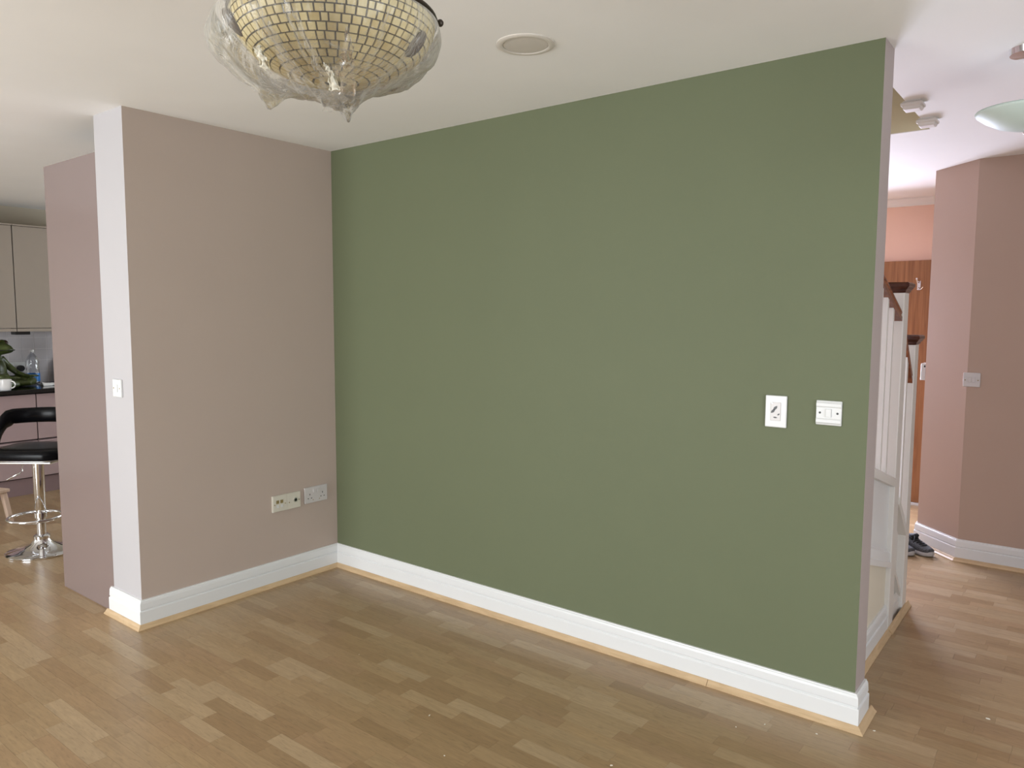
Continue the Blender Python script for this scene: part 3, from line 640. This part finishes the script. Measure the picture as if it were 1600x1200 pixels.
# ------------------------------------------------------------------ switches and sockets
def plate(name, label, cat, loc, rotz, w, h, d, mat, group=None, bev=0.003):
    """local x along the wall, z up, face towards local -y"""
    t = thing(name, label, cat, loc, rotz, group)
    MB().box(-w / 2, w / 2, -d, 0, -h / 2, h / 2).build('face_plate', mat, t, bevel=bev); return t
def screw(t, x, z, d, mat=M_BLACK, r=0.0035):
    MB().lathe([(0, 0.0015), (r * 0.7, 0.0015), (r, 0.0), (0, 0)], (x, -d, z), 12, axis='y').build('screw', mat, t)
# vertical white plate, its insert with dark openings
t = plate('wall_plate', 'tall white wall plate with a worn insert on the green wall', 'wall plate', (2.557, 0, 1.125), 0, 0.079, 0.119, 0.009, M_PLASTIC)
MB().box(-0.0185, 0.0185, -0.0115, -0.009, -0.034, 0.034).build('insert', M_PLASTIC3, t, bevel=0.001)
def lens(cx, cz, L, w, ang, n=12):
    pts = [(L * math.cos(PI * k / n), w * math.sin(PI * k / n)) for k in range(n + 1)] + [(-L * math.cos(PI * k / n), -w * math.sin(PI * k / n)) for k in range(1, n)]
    pts = [(L * (abs(x) / L) ** 1.0 * (1 if x > 0 else -1), z * (1 - 0.35 * abs(x) / L)) for x, z in pts]
    ca, sa = math.cos(ang), math.sin(ang); q = [(cx + x * ca - z * sa, cz + x * sa + z * ca) for x, z in pts]
    m = MB(); k = len(q); m.add([(x, y, z) for y in (-0.0122, -0.0115) for x, z in q], [tuple(range(k)), tuple(range(2 * k - 1, k - 1, -1))] + [(i, (i + 1) % k, k + (i + 1) % k, k + i) for i in range(k)]); return m
for a in ((-0.0012, 0.013, 0.0105, 0.0052, R(48)), (-0.0095, 0.001, 0.0095, 0.0050, R(42))): lens(*a).build('opening', M_BLACK, t)
lens(0.0115, -0.010, 0.005, 0.0028, R(40)).build('opening', M_BLACK, t); lens(-0.0005, -0.022, 0.0075, 0.0028, R(-3)).build('opening', M_BLACK, t)
MB().box(-0.0165, -0.0125, -0.0120, -0.0115, 0.030, 0.0325).build('opening', M_SATIN, t)
# metal-finish rocker switch with raised edges
t = plate('light_switch', 'square white switch with a single rocker near the end of the green wall', 'switch', (2.744, 0, 1.134), 0, 0.088, 0.088, 0.006, M_PLASTIC)
m = MB(); pr = [(-0.040, 0.0), (-0.034, 0.004), (-0.024, 0.004), (-0.019, 0.0015), (0.019, 0.0015), (0.024, 0.004), (0.034, 0.004), (0.040, 0.0)]
k = len(pr); m.add([(x, -0.006 - d, z) for x in (-0.0425, 0.0425) for z, d in pr], [tuple(range(k)), tuple(range(2 * k - 1, k - 1, -1))] + [(i, (i + 1) % k, k + (i + 1) % k, k + i) for i in range(k)]); m.build('raised_bands', M_PLASTIC, t)
MB().box(-0.0095, 0.0095, -0.0125, -0.0075, -0.0145, 0.0145).build('rocker', M_PLASTIC, t, bevel=0.0015)
for s in (-1, 1): screw(t, s * 0.030, 0.0, 0.0076, M_BLACK, 0.004)
# single switch on the pale wall end
t = plate('light_switch', 'white single light switch on the pale end of the pink wall', 'switch', (-0.140, -PL, 1.129), 0, 0.083, 0.083, 0.010, M_PLASTIC)
MB().box(-0.011, 0.011, -0.014, -0.010, -0.018, 0.018).build('rocker', M_PLASTIC, t, bevel=0.0015)
for s in (-1, 1): screw(t, s * 0.029, 0.0, 0.010, M_OCRE)
# double switch on the hall wall
t = plate('light_switch', 'white double light switch on the pink hall wall', 'switch', (2.908, HY, 1.108), 0, 0.088, 0.084, 0.009, M_PLASTIC3)
for s in (-1, 1):
    MB().box(s * 0.010 - 0.0085, s * 0.010 + 0.0085, -0.013, -0.009, -0.014, 0.014).build('rocker', M_PLASTIC3, t, bevel=0.0015); screw(t, s * 0.033, -0.002, 0.009, M_OCRE)
# sockets on the pink wall: face +x
RZ = R(90)
t = plate('media_socket', 'ivory double plate of phone and aerial sockets low on the pink wall', 'socket', (0, -0.353, 0.449), RZ, 0.182, 0.090, 0.010, M_PLASTIC2, bev=0.002)
MB().box(-0.088, 0.001, -0.0125, -0.010, -0.042, 0.042).build('module', M_PLASTIC2, t, bevel=0.001)
MB().box(0.003, 0.088, -0.0125, -0.010, -0.042, 0.042).build('module', M_PLASTIC2, t, bevel=0.001)
for x in (-0.060, -0.034):
    MB().box(x - 0.009, x + 0.009, -0.0135, -0.0125, 0.001, 0.019).build('jack', M_OCRE, t); MB().box(x - 0.007, x + 0.007, -0.0142, -0.0135, -0.022, -0.006).build('shutter', M_PLASTIC, t)
MB().lathe([(0.0, 0.002), (0.008, 0.002), (0.008, 0.006), (0.0115, 0.006), (0.0125, 0.0), (0, 0)], (0.053, -0.0125, 0.003), 20, axis='y').build('aerial_socket', M_SATIN, t)
MB().lathe([(0.0, 0.0066), (0.0085, 0.0066), (0.0085, 0.002), (0, 0.002)], (0.053, -0.0125, 0.003), 16, axis='y').build('opening', M_BLACK, t)
for x, z in ((-0.079, -0.004), (-0.012, -0.004), (0.015, -0.006), (0.078, 0.0)): screw(t, x, z, 0.0125, M_OCRE)
t = plate('power_socket', 'white double power socket low on the pink wall by the green corner', 'socket', (0, -0.155, 0.457), RZ, 0.158, 0.092, 0.010, M_PLASTIC3, bev=0.003)
for cx in (-0.044, 0.044):
    for x, z, w, h in ((0, 0.012, 0.0045, 0.009), (-0.011, -0.010, 0.007, 0.0045), (0.011, -0.010, 0.007, 0.0045)):
        MB().box(cx + x - w / 2, cx + x + w / 2, -0.0106, -0.010, z - h / 2 - 0.008, z + h / 2 - 0.008).build('pin_hole', M_BLACK, t)
for x in (-0.013, 0.013): MB().box(x - 0.009, x + 0.009, -0.014, -0.010, 0.012, 0.034).build('rocker', M_PLASTIC3, t, bevel=0.0015)
for x in (-0.022, 0.022): screw(t, x, -0.030, 0.010, M_OCRE, 0.003)
# small white box on the hidden side of the hall corner
t = thing('control_box', 'small white control box on the hall wall beside the brown door', 'control box', (CX, 2.74, 1.125), R(-90))
MB().box(-0.05, 0.05, -0.032, 0, -0.055, 0.055).build('case', M_PLASTIC, t, bevel=0.004)
MB().box(0.0498, 0.0508, -0.012, -0.006, -0.03, 0.045).build('seam', M_SATIN, t); MB().box(0.0498, 0.0510, -0.014, -0.005, 0.030, 0.042).build('button', M_BLACK, t)

# ------------------------------------------------------------------ ceiling speaker
t = thing('ceiling_speaker', 'round recessed speaker set in the white ceiling', 'speaker', (1.883, -0.672, H))
MB().lathe([(0.078, 0.0), (0.078, -0.0045), (0.081, -0.006), (0.096, -0.005), (0.101, -0.002), (0.1015, 0.0)], n=56).build('ring', M_SPRING, t, smooth=True, autosmooth=True)
MB().lathe([(0.0, -0.0055), (0.05, -0.005), (0.0765, -0.0035), (0.0765, 0.0), (0, 0)], n=56).build('grille', M_GRILLE, t, smooth=True, autosmooth=True)

# ------------------------------------------------------------------ glass pendant lamp
LC = CAM + (_f + _r * ((523 - 800) / FPX) + _u * ((600 - 33) / FPX)) * 1.55
ER = Vector((_r.x, _r.y, 0)).normalized(); EN = -Vector((ER.y * -1, ER.x, 0)).normalized()
if EN.dot(CAM - LC) < 0: EN = -EN
AZ0 = math.atan2(ER.y, ER.x)          # lamp turned so that local +x lies along the picture's right
LAMP = thing('pendant_lamp', 'cream mosaic glass bowl pendant lamp with dark leading under the ceiling', 'lamp', LC, AZ0)
RB, DB = 0.205, 0.125
SG = 1 if (Matrix.Rotation(AZ0, 3, 'Z') @ Vector((0, 1, 0))).dot(EN) > 0 else -1   # local y sign that points at the viewer
def bowl(t):                           # t 0 rim .. 1 bottom
    a = t * PI / 2; return RB * math.cos(a) ** 0.9 if t < 1 else 0.0, -DB * math.sin(a) ** 1.15
prof = [bowl(k / 24) for k in range(25)]
inner = [(max(0, r - 0.004), z + 0.004) for r, z in reversed(prof)]
MB().lathe(prof + inner, n=64).build('leaded_bowl', M_LEAD, LAMP, smooth=True)
NR = 13
tiles = []
for r in range(NR):
    t0, t1 = 0.02 + 0.93 * r / NR, 0.02 + 0.93 * (r + 1) / NR; rm, _ = bowl((t0 + t1) / 2)
    n = max(6, round(2 * PI * rm / 0.0190)); ph = rnd.uniform(0, 1)
    jit = [rnd.uniform(-0.13, 0.13) for _ in range(n)]
    for k in range(n):
        a0 = 2 * PI * (k + ph + jit[k]) / n; a1 = 2 * PI * (k + 1 + ph + jit[(k + 1) % n]) / n; tiles.append((t0, t1, a0, a1))
def tile_verts(t0, t1, a0, a1):
    lead = 0.0015; out = []
    gt = lead / 0.24
    for off in (0.0002, 0.0024):
        for t in (t0 + gt, t1 - gt):
            r, z = bowl(t); r2, z2 = bowl(t + 0.01 if t < 0.98 else t - 0.01); d = Vector((r2 - r, z2 - z)) * (1 if t < 0.98 else -1); nrm = Vector((-d.y, d.x)).normalized()
            if nrm.y > 0.3: nrm = -nrm
            sh = 0.0004 if off > 0.001 else 0
            for a in (a0 + (lead + sh) / max(r, 0.01), a1 - (lead + sh) / max(r, 0.01)):
                rr_ = r + nrm.x * off; out.append((rr_ * math.cos(a), rr_ * math.sin(a), z + nrm.y * off))
    return out
TF = [(0, 1, 3, 2), (4, 6, 7, 5), (0, 4, 5, 1), (2, 3, 7, 6), (0, 2, 6, 4), (1, 5, 7, 3)]
tiles.sort(key=lambda q: -SG * math.sin((q[2] + q[3]) / 2) * (1 - q[0]) - 0.45 * q[0])
rest = MB()
for k, q in enumerate(tiles):
    if k < 300:
        MB().add(tile_verts(*q), TF).build('glass_piece', M_TGLASS, LAMP)
    else: rest.add(tile_verts(*q), TF)
if rest.v: rest.build('glass_pieces', M_TGLASS, LAMP, kind='stuff')
rim = MB(); rim.tube([((RB + 0.002) * math.cos(a), (RB + 0.002) * math.sin(a), 0.004) for a in [2 * PI * k / 72 for k in range(72)]], 0.0055, 8, closed=True); rim.build('rim', M_LEAD, LAMP, smooth=True)
for az, tj in ((15, 0.35), (155, 0.20), (-95, 0.25)):
    a = R(az) * SG; d = Vector((math.cos(a), math.sin(a), 0)); tt = Vector((-math.sin(a), math.cos(a), 0))
    r0, z0 = bowl(tj); nr = (d * 0.75 + Vector((0, 0, -0.66))).normalized(); up = nr.cross(tt)
    Mx = Matrix((tt, up, nr)).transposed()
    MB().ball(d * (r0 + 0.001) + Vector((0, 0, z0 - 0.002)), (0.019, 0.031, 0.012), 16, 10, rot=Mx).build('brown_jewel', M_BROWNJ, LAMP, smooth=True)
    a = R({15: -5, 155: 150, -95: -100}[az]) * SG; d = Vector((math.cos(a), math.sin(a), 0))
    e = MB(); e.tube([d * (RB - 0.002) + Vector((0, 0, 0.004)), d * (RB + 0.010) + Vector((0, 0, 0.004))], 0.004, 8); e.ball(d * (RB + 0.012) + Vector((0, 0, 0.004)), 0.0075, 12, 8); e.build('finial', M_LEAD, LAMP, smooth=True)
    MB().tube([d * (RB - 0.002) + Vector((0, 0, 0.006)), d * 0.015 + Vector((0, 0, 0.20))], 0.0025, 6).build('hanging_rod', M_LEAD, LAMP, smooth=True)
top = H - LC.z
MB().lathe([(0.0, 0.19), (0.018, 0.19), (0.022, 0.20), (0.012, 0.215), (0.006, 0.22), (0.006, top - 0.022), (0.0, top - 0.022)], n=20).build('stem', M_LEAD, LAMP, smooth=True, autosmooth=True)
MB().lathe([(0.0, top - 0.03), (0.02, top - 0.03), (0.05, top - 0.012), (0.055, top), (0.0, top)], n=28).build('ceiling_rose', M_LEAD, LAMP, smooth=True, autosmooth=True)

# clear plastic dust sheet bagged round the bowl
PS = thing('plastic_sheet', 'crumpled clear plastic dust sheet bagged round the hanging glass lamp', 'plastic sheet', LC, AZ0)
def gauss(x, s): return math.exp(-(x / s) ** 2)
def film_point(a, t):
    r, z = bowl(min(t, 0.999)); c, s = math.cos(a), SG * math.sin(a)      # c: right in the picture, s: towards the viewer
    left = max(0.0, -c)
    k = math.sin(PI * min(1, t * 0.85 + 0.12))
    r = r * 1.012 + 0.008 * math.sin(PI * t) + 0.006
    r += 0.052 * left ** 2 * k + 0.012 * max(0, c) ** 2 * math.sin(PI * t)
    # pleats gather towards the bottom
    w = noise.noise(Vector((c * 1.7, s * 1.7, 0.3))) * 2.2
    pl = abs(math.sin(7.5 * a + w * 2)) ** 0.7 - 0.5
    r += 0.012 * pl * min(1, t * 2.2) * (1 - 0.3 * t) + 0.006 * (abs(math.sin(19 * a + w * 5)) ** 0.6 - 0.5) * min(1, t * 2)
    z -= 0.004 + 0.014 * t + 0.012 * left * t
    p = Vector((r * c, r * math.sin(a), z)); pv = Vector((p.x, p.y * SG))
    q = noise.noise_vector(Vector((p.x * 22, p.y * 22, p.z * 22))) * 0.0055 + noise.noise_vector(Vector((p.x * 60, p.y * 60, p.z * 60))) * 0.0022
    p += q * min(1, t * 3)
    # hanging tails: (x right, y to viewer, drop, width)
    for tx, tyv, dr, wd in ((0.030, 0.030, 0.060, 0.040), (-0.125, 0.045, 0.046, 0.030), (-0.050, 0.060, 0.018, 0.020), (-0.012, 0.055, 0.022, 0.022), (0.062, 0.055, 0.012, 0.018)):
        dd = math.hypot(p.x - tx, p.y * SG - tyv); g = math.exp(-(dd / wd) ** 1.25); p.z -= dr * g * (1 + 0.35 * noise.noise(Vector((p.x * 75, p.y * 75, 1.7))))
    return p
NA, NTT = 220, 60; m = MB(); vs = []; fs = []
for j in range(NTT + 1):
    t = j / NTT * 0.985
    for i in range(NA): vs.append(film_point(2 * PI * i / NA, t))
vs.append(film_point(0, 0.999)); cvi = len(vs) - 1
for j in range(NTT):
    for i in range(NA): i2 = (i + 1) % NA; fs.append((j * NA + i, j * NA + i2, (j + 1) * NA + i2, (j + 1) * NA + i))
for i in range(NA): fs.append((NTT * NA + i, NTT * NA + (i + 1) % NA, cvi))
m.add(vs, fs).build('film', M_FILM, PS, smooth=True)
# loose creased flaps in front of the bag
def flap(name, pts, w0, w1, seed, mat):
    m = MB(); vs = []; fs = []; n = 18; k = 7
    P = [Vector((p[0], SG * p[1], p[2])) for p in pts]
    for i in range(n + 1):
        u = i / n * (len(P) - 1); a = min(int(u), len(P) - 2); f = u - a; c = P[a].lerp(P[a + 1], f); w = (w0 + (w1 - w0) * i / n) * (1 + 0.45 * noise.noise(Vector((i * 0.45, seed * 3.1, 0.5)))); c = c + Vector((0.006 * noise.noise(Vector((i * 0.4, seed, 7.7))), 0, 0))
        for j in range(k):
            v = j / (k - 1) - 0.5; nn = noise.noise(Vector((i * 0.35, j * 0.9, seed)))
            vs.append(c + Vector((v * w, SG * (0.006 + 0.010 * nn + 0.004 * math.cos(v * 9)), 0.006 * noise.noise(Vector((i * 0.5, j * 0.8, seed + 9))))))
    for i in range(n):
        for j in range(k - 1): fs.append((i * k + j, (i + 1) * k + j, (i + 1) * k + j + 1, i * k + j + 1))
    m.add(vs, fs).build(name, mat, PS, smooth=True)
def on_film(az, t, out=0.006):
    a = R(az) * SG; p = film_point(a, t); q = Vector((p.x, p.y, p.z + 0.05)).normalized() * out
    return (p.x + q.x, SG * (p.y + q.y), p.z - out * 0.6)
for az0, az1, t0, t1, w0, w1, sd in ((110, 118, 0.36, 0.80, 0.006, 0.036, 1.0), (70, 66, 0.40, 0.84, 0.006, 0.050, 2.0), (97, 92, 0.30, 0.74, 0.006, 0.016, 3.0), (152, 156, 0.42, 0.80, 0.010, 0.040, 4.0),
                                   (132, 138, 0.40, 0.70, 0.006, 0.020, 7.0), (84, 84, 0.70, 0.94, 0.030, 0.060, 9.0)):
    flap('fold', [on_film(az0 + (az1 - az0) * k / 3, t0 + (t1 - t0) * k / 3, 0.005) for k in range(4)], w0, w1, sd, M_FILM2)
flap('tape', [on_film(126, 0.52, 0.010), on_film(129, 0.60, 0.010), on_film(133, 0.68, 0.010)], 0.015, 0.018, 5.0, M_TAPE)
flap('tape', [on_film(86, 0.66, 0.010), on_film(82, 0.74, 0.010), on_film(76, 0.82, 0.010)], 0.005, 0.024, 6.0, M_TAPE)

# ------------------------------------------------------------------ hall ceiling light
def vpx(x, y, depth): return CAM + (_f + _r * ((x - 800) / FPX) + _u * ((600 - y) / FPX)) * depth
HC = vpx(1604, 176, 2.6)
t = thing('glass_ceiling_light', 'pale green frosted glass bowl light hanging in the hall', 'ceiling light', HC)
MB().lathe([(0.0, -0.060), (0.04, -0.057), (0.085, -0.043), (0.125, -0.020), (0.150, 0.0), (0.155, 0.008), (0.152, 0.011), (0.120, -0.014), (0.08, -0.036), (0.0, -0.052)], n=56).build('bowl', M_FROST, t, smooth=True)
MB().lathe([(0.0, 0.010), (0.10, 0.010), (0.152, 0.012), (0.10, 0.022), (0.03, 0.034), (0.0, 0.034)], n=48).build('lid', M_FROST, t, smooth=True)
MB().lathe([(0.0, -0.074), (0.006, -0.072), (0.008, -0.066), (0.004, -0.060), (0.009, -0.057), (0, -0.055)], n=16).build('finial', M_CHROME, t, smooth=True)
tp = H - HC.z
MB().lathe([(0.0, 0.03), (0.007, 0.03), (0.007, tp - 0.03), (0.06, tp - 0.02), (0.065, tp), (0.0, tp)], n=28).build('stem', M_CHROME, t, smooth=True, autosmooth=True)

# ------------------------------------------------------------------ shoes in the hall
def shoe(label, loc, rz, s):
    t = thing('trainer_shoe', label, 'shoe', loc, rz, 'pair of trainers in the hall')
    # local +x is the toe
    def outline(x):   # half width
        u = (x + 0.14) / 0.28
        return 0.030 + 0.016 * math.sin(PI * min(1, max(0, u)) ** 1.35) + 0.004 * u
    xs = [-0.14 + 0.28 * k / 22 for k in range(23)]
    def ring(x, z0, z1, wk, n=14, flat=False):
        u = (x + 0.14) / 0.28; end = math.sqrt(max(0.0, 1 - (2 * u - 1) ** 8)); w = outline(x) * wk * max(0.12, end); out = []
        for k in range(n):
            a = 2 * PI * k / n; ca, sa = math.cos(a), math.sin(a); ex = 0.5 if flat else 0.75
            out.append((x, w * (abs(ca) ** ex) * (1 if ca > 0 else -1) + 0.006 * s * math.sin(PI * u), (z0 + z1) / 2 + (z1 - z0) / 2 * (abs(sa) ** ex) * (1 if sa > 0 else -1)))
        return out
    def loft(rings):
        m = MB(); n = len(rings[0]); vs = [v for r in rings for v in r]; fs = []
        for i in range(len(rings) - 1):
            for k in range(n): fs.append((i * n + k, i * n + (k + 1) % n, (i + 1) * n + (k + 1) % n, (i + 1) * n + k))
        fs += [tuple(range(n)), tuple(range((len(rings) - 1) * n, len(rings) * n))]; return m.add(vs, fs)
    toe = lambda x: 0.010 * max(0, (x - 0.08) / 0.06) ** 2
    loft([ring(x, 0.0 + toe(x), 0.030 + toe(x) * 0.6, 1.06, flat=True) for x in xs]).build('sole', M_SOLE, t, smooth=True)
    def top(x):
        if x < -0.02: return 0.092 - 0.02 * max(0, -(x + 0.10)) / 0.04
        u = (x + 0.02) / 0.16; return 0.092 - 0.046 * u ** 0.75 if u < 1 else 0.046
    loft([ring(x, 0.018 + toe(x), top(x), 0.98) for x in xs[0:22]]).build('upper', M_SHOE, t, smooth=True)
    loft([[(x, y * 0.92, z) for x, y, z in ring(x, top(x) - 0.006, top(x) + 0.006 + 0.012 * (1 if x < -0.11 else 0), 0.72, 12)] for x in xs[1:12]]).build('collar', M_LACE, t, smooth=True)
    m = MB()
    m.tube([(-0.03, 0.0, 0.094), (0.005, 0.003, 0.098), (0.018, 0.004, 0.112)], [0.016, 0.018, 0.012], 8); m.build('tongue', M_LACE, t, smooth=True)
    for k in range(5):
        x = 0.0 + k * 0.018; z = top(x) + 0.002
        MB().tube([(x, -0.028, z - 0.014), (x + 0.004, -0.012, z), (x + 0.004, 0.014, z), (x, 0.032, z - 0.014)], 0.0035, 6).build('lace', M_LACE, t, smooth=True)
    MB().tube([(0.0, 0.0, 0.098), (0.02, -0.02, 0.104), (0.035, -0.035, 0.085), (0.03, -0.04, 0.07)], 0.003, 6).build('lace', M_LACE, t, smooth=True)
    return t
shoe('grey knitted trainer nearer the white skirting in the hall', (2.645, 2.435, 0), R(-34), 1)
shoe('grey knitted trainer half hidden behind the stair post', (2.545, 2.375, 0), R(-30), -1)

# ------------------------------------------------------------------ paint flakes on the floor
def floor_at(x, y):
    d = _f + _r * ((x - 800) / FPX) + _u * ((600 - y) / FPX); k = -CAM.z / d.z; return CAM + d * k
def flake(px, py, s, label, group=None):
    p = floor_at(px, py); n = 6; a0 = rnd.uniform(0, 6); m = MB(); q = []
    for k in range(n):
        a = a0 + 2 * PI * k / n; r = s * rnd.uniform(0.45, 1.0); q.append((r * math.cos(a), 0.55 * r * math.sin(a)))
    m.prism(q, 0.0, 0.0018)
    o = tag(m.build('paint_flake', M_FLAKE), label, 'paint flake', group); o.location = (p.x, p.y, 0.0); o.rotation_euler = (0, 0, rnd.uniform(0, 3))
flake(1543, 1123, 0.012, 'largest white paint flake on the hall floor at the far right')
flake(1366, 1142, 0.006, 'white paint flake just past the end of the green wall skirting')
for px, py, sz, lb in ((1276, 1147, 0.006, 'white paint flake in front of the right end of the green wall beading'), (1195, 1132, 0.005, 'tiny white paint flake right of the pair before the beading joint'),
                       (1150, 1136, 0.004, 'tiny white paint flake left of the pair before the beading joint'), (955, 1196, 0.006, 'white paint flake at the bottom edge of the photo'),
                       (671, 1118, 0.005, 'lone white paint flake in the middle of the maple floor'), (694, 1181, 0.004, 'tiny white paint flake nearest the viewer left of centre'),
                       (561, 1023, 0.003, 'tiny white paint flake nearest the pink wall')):
    flake(px, py, sz, lb)
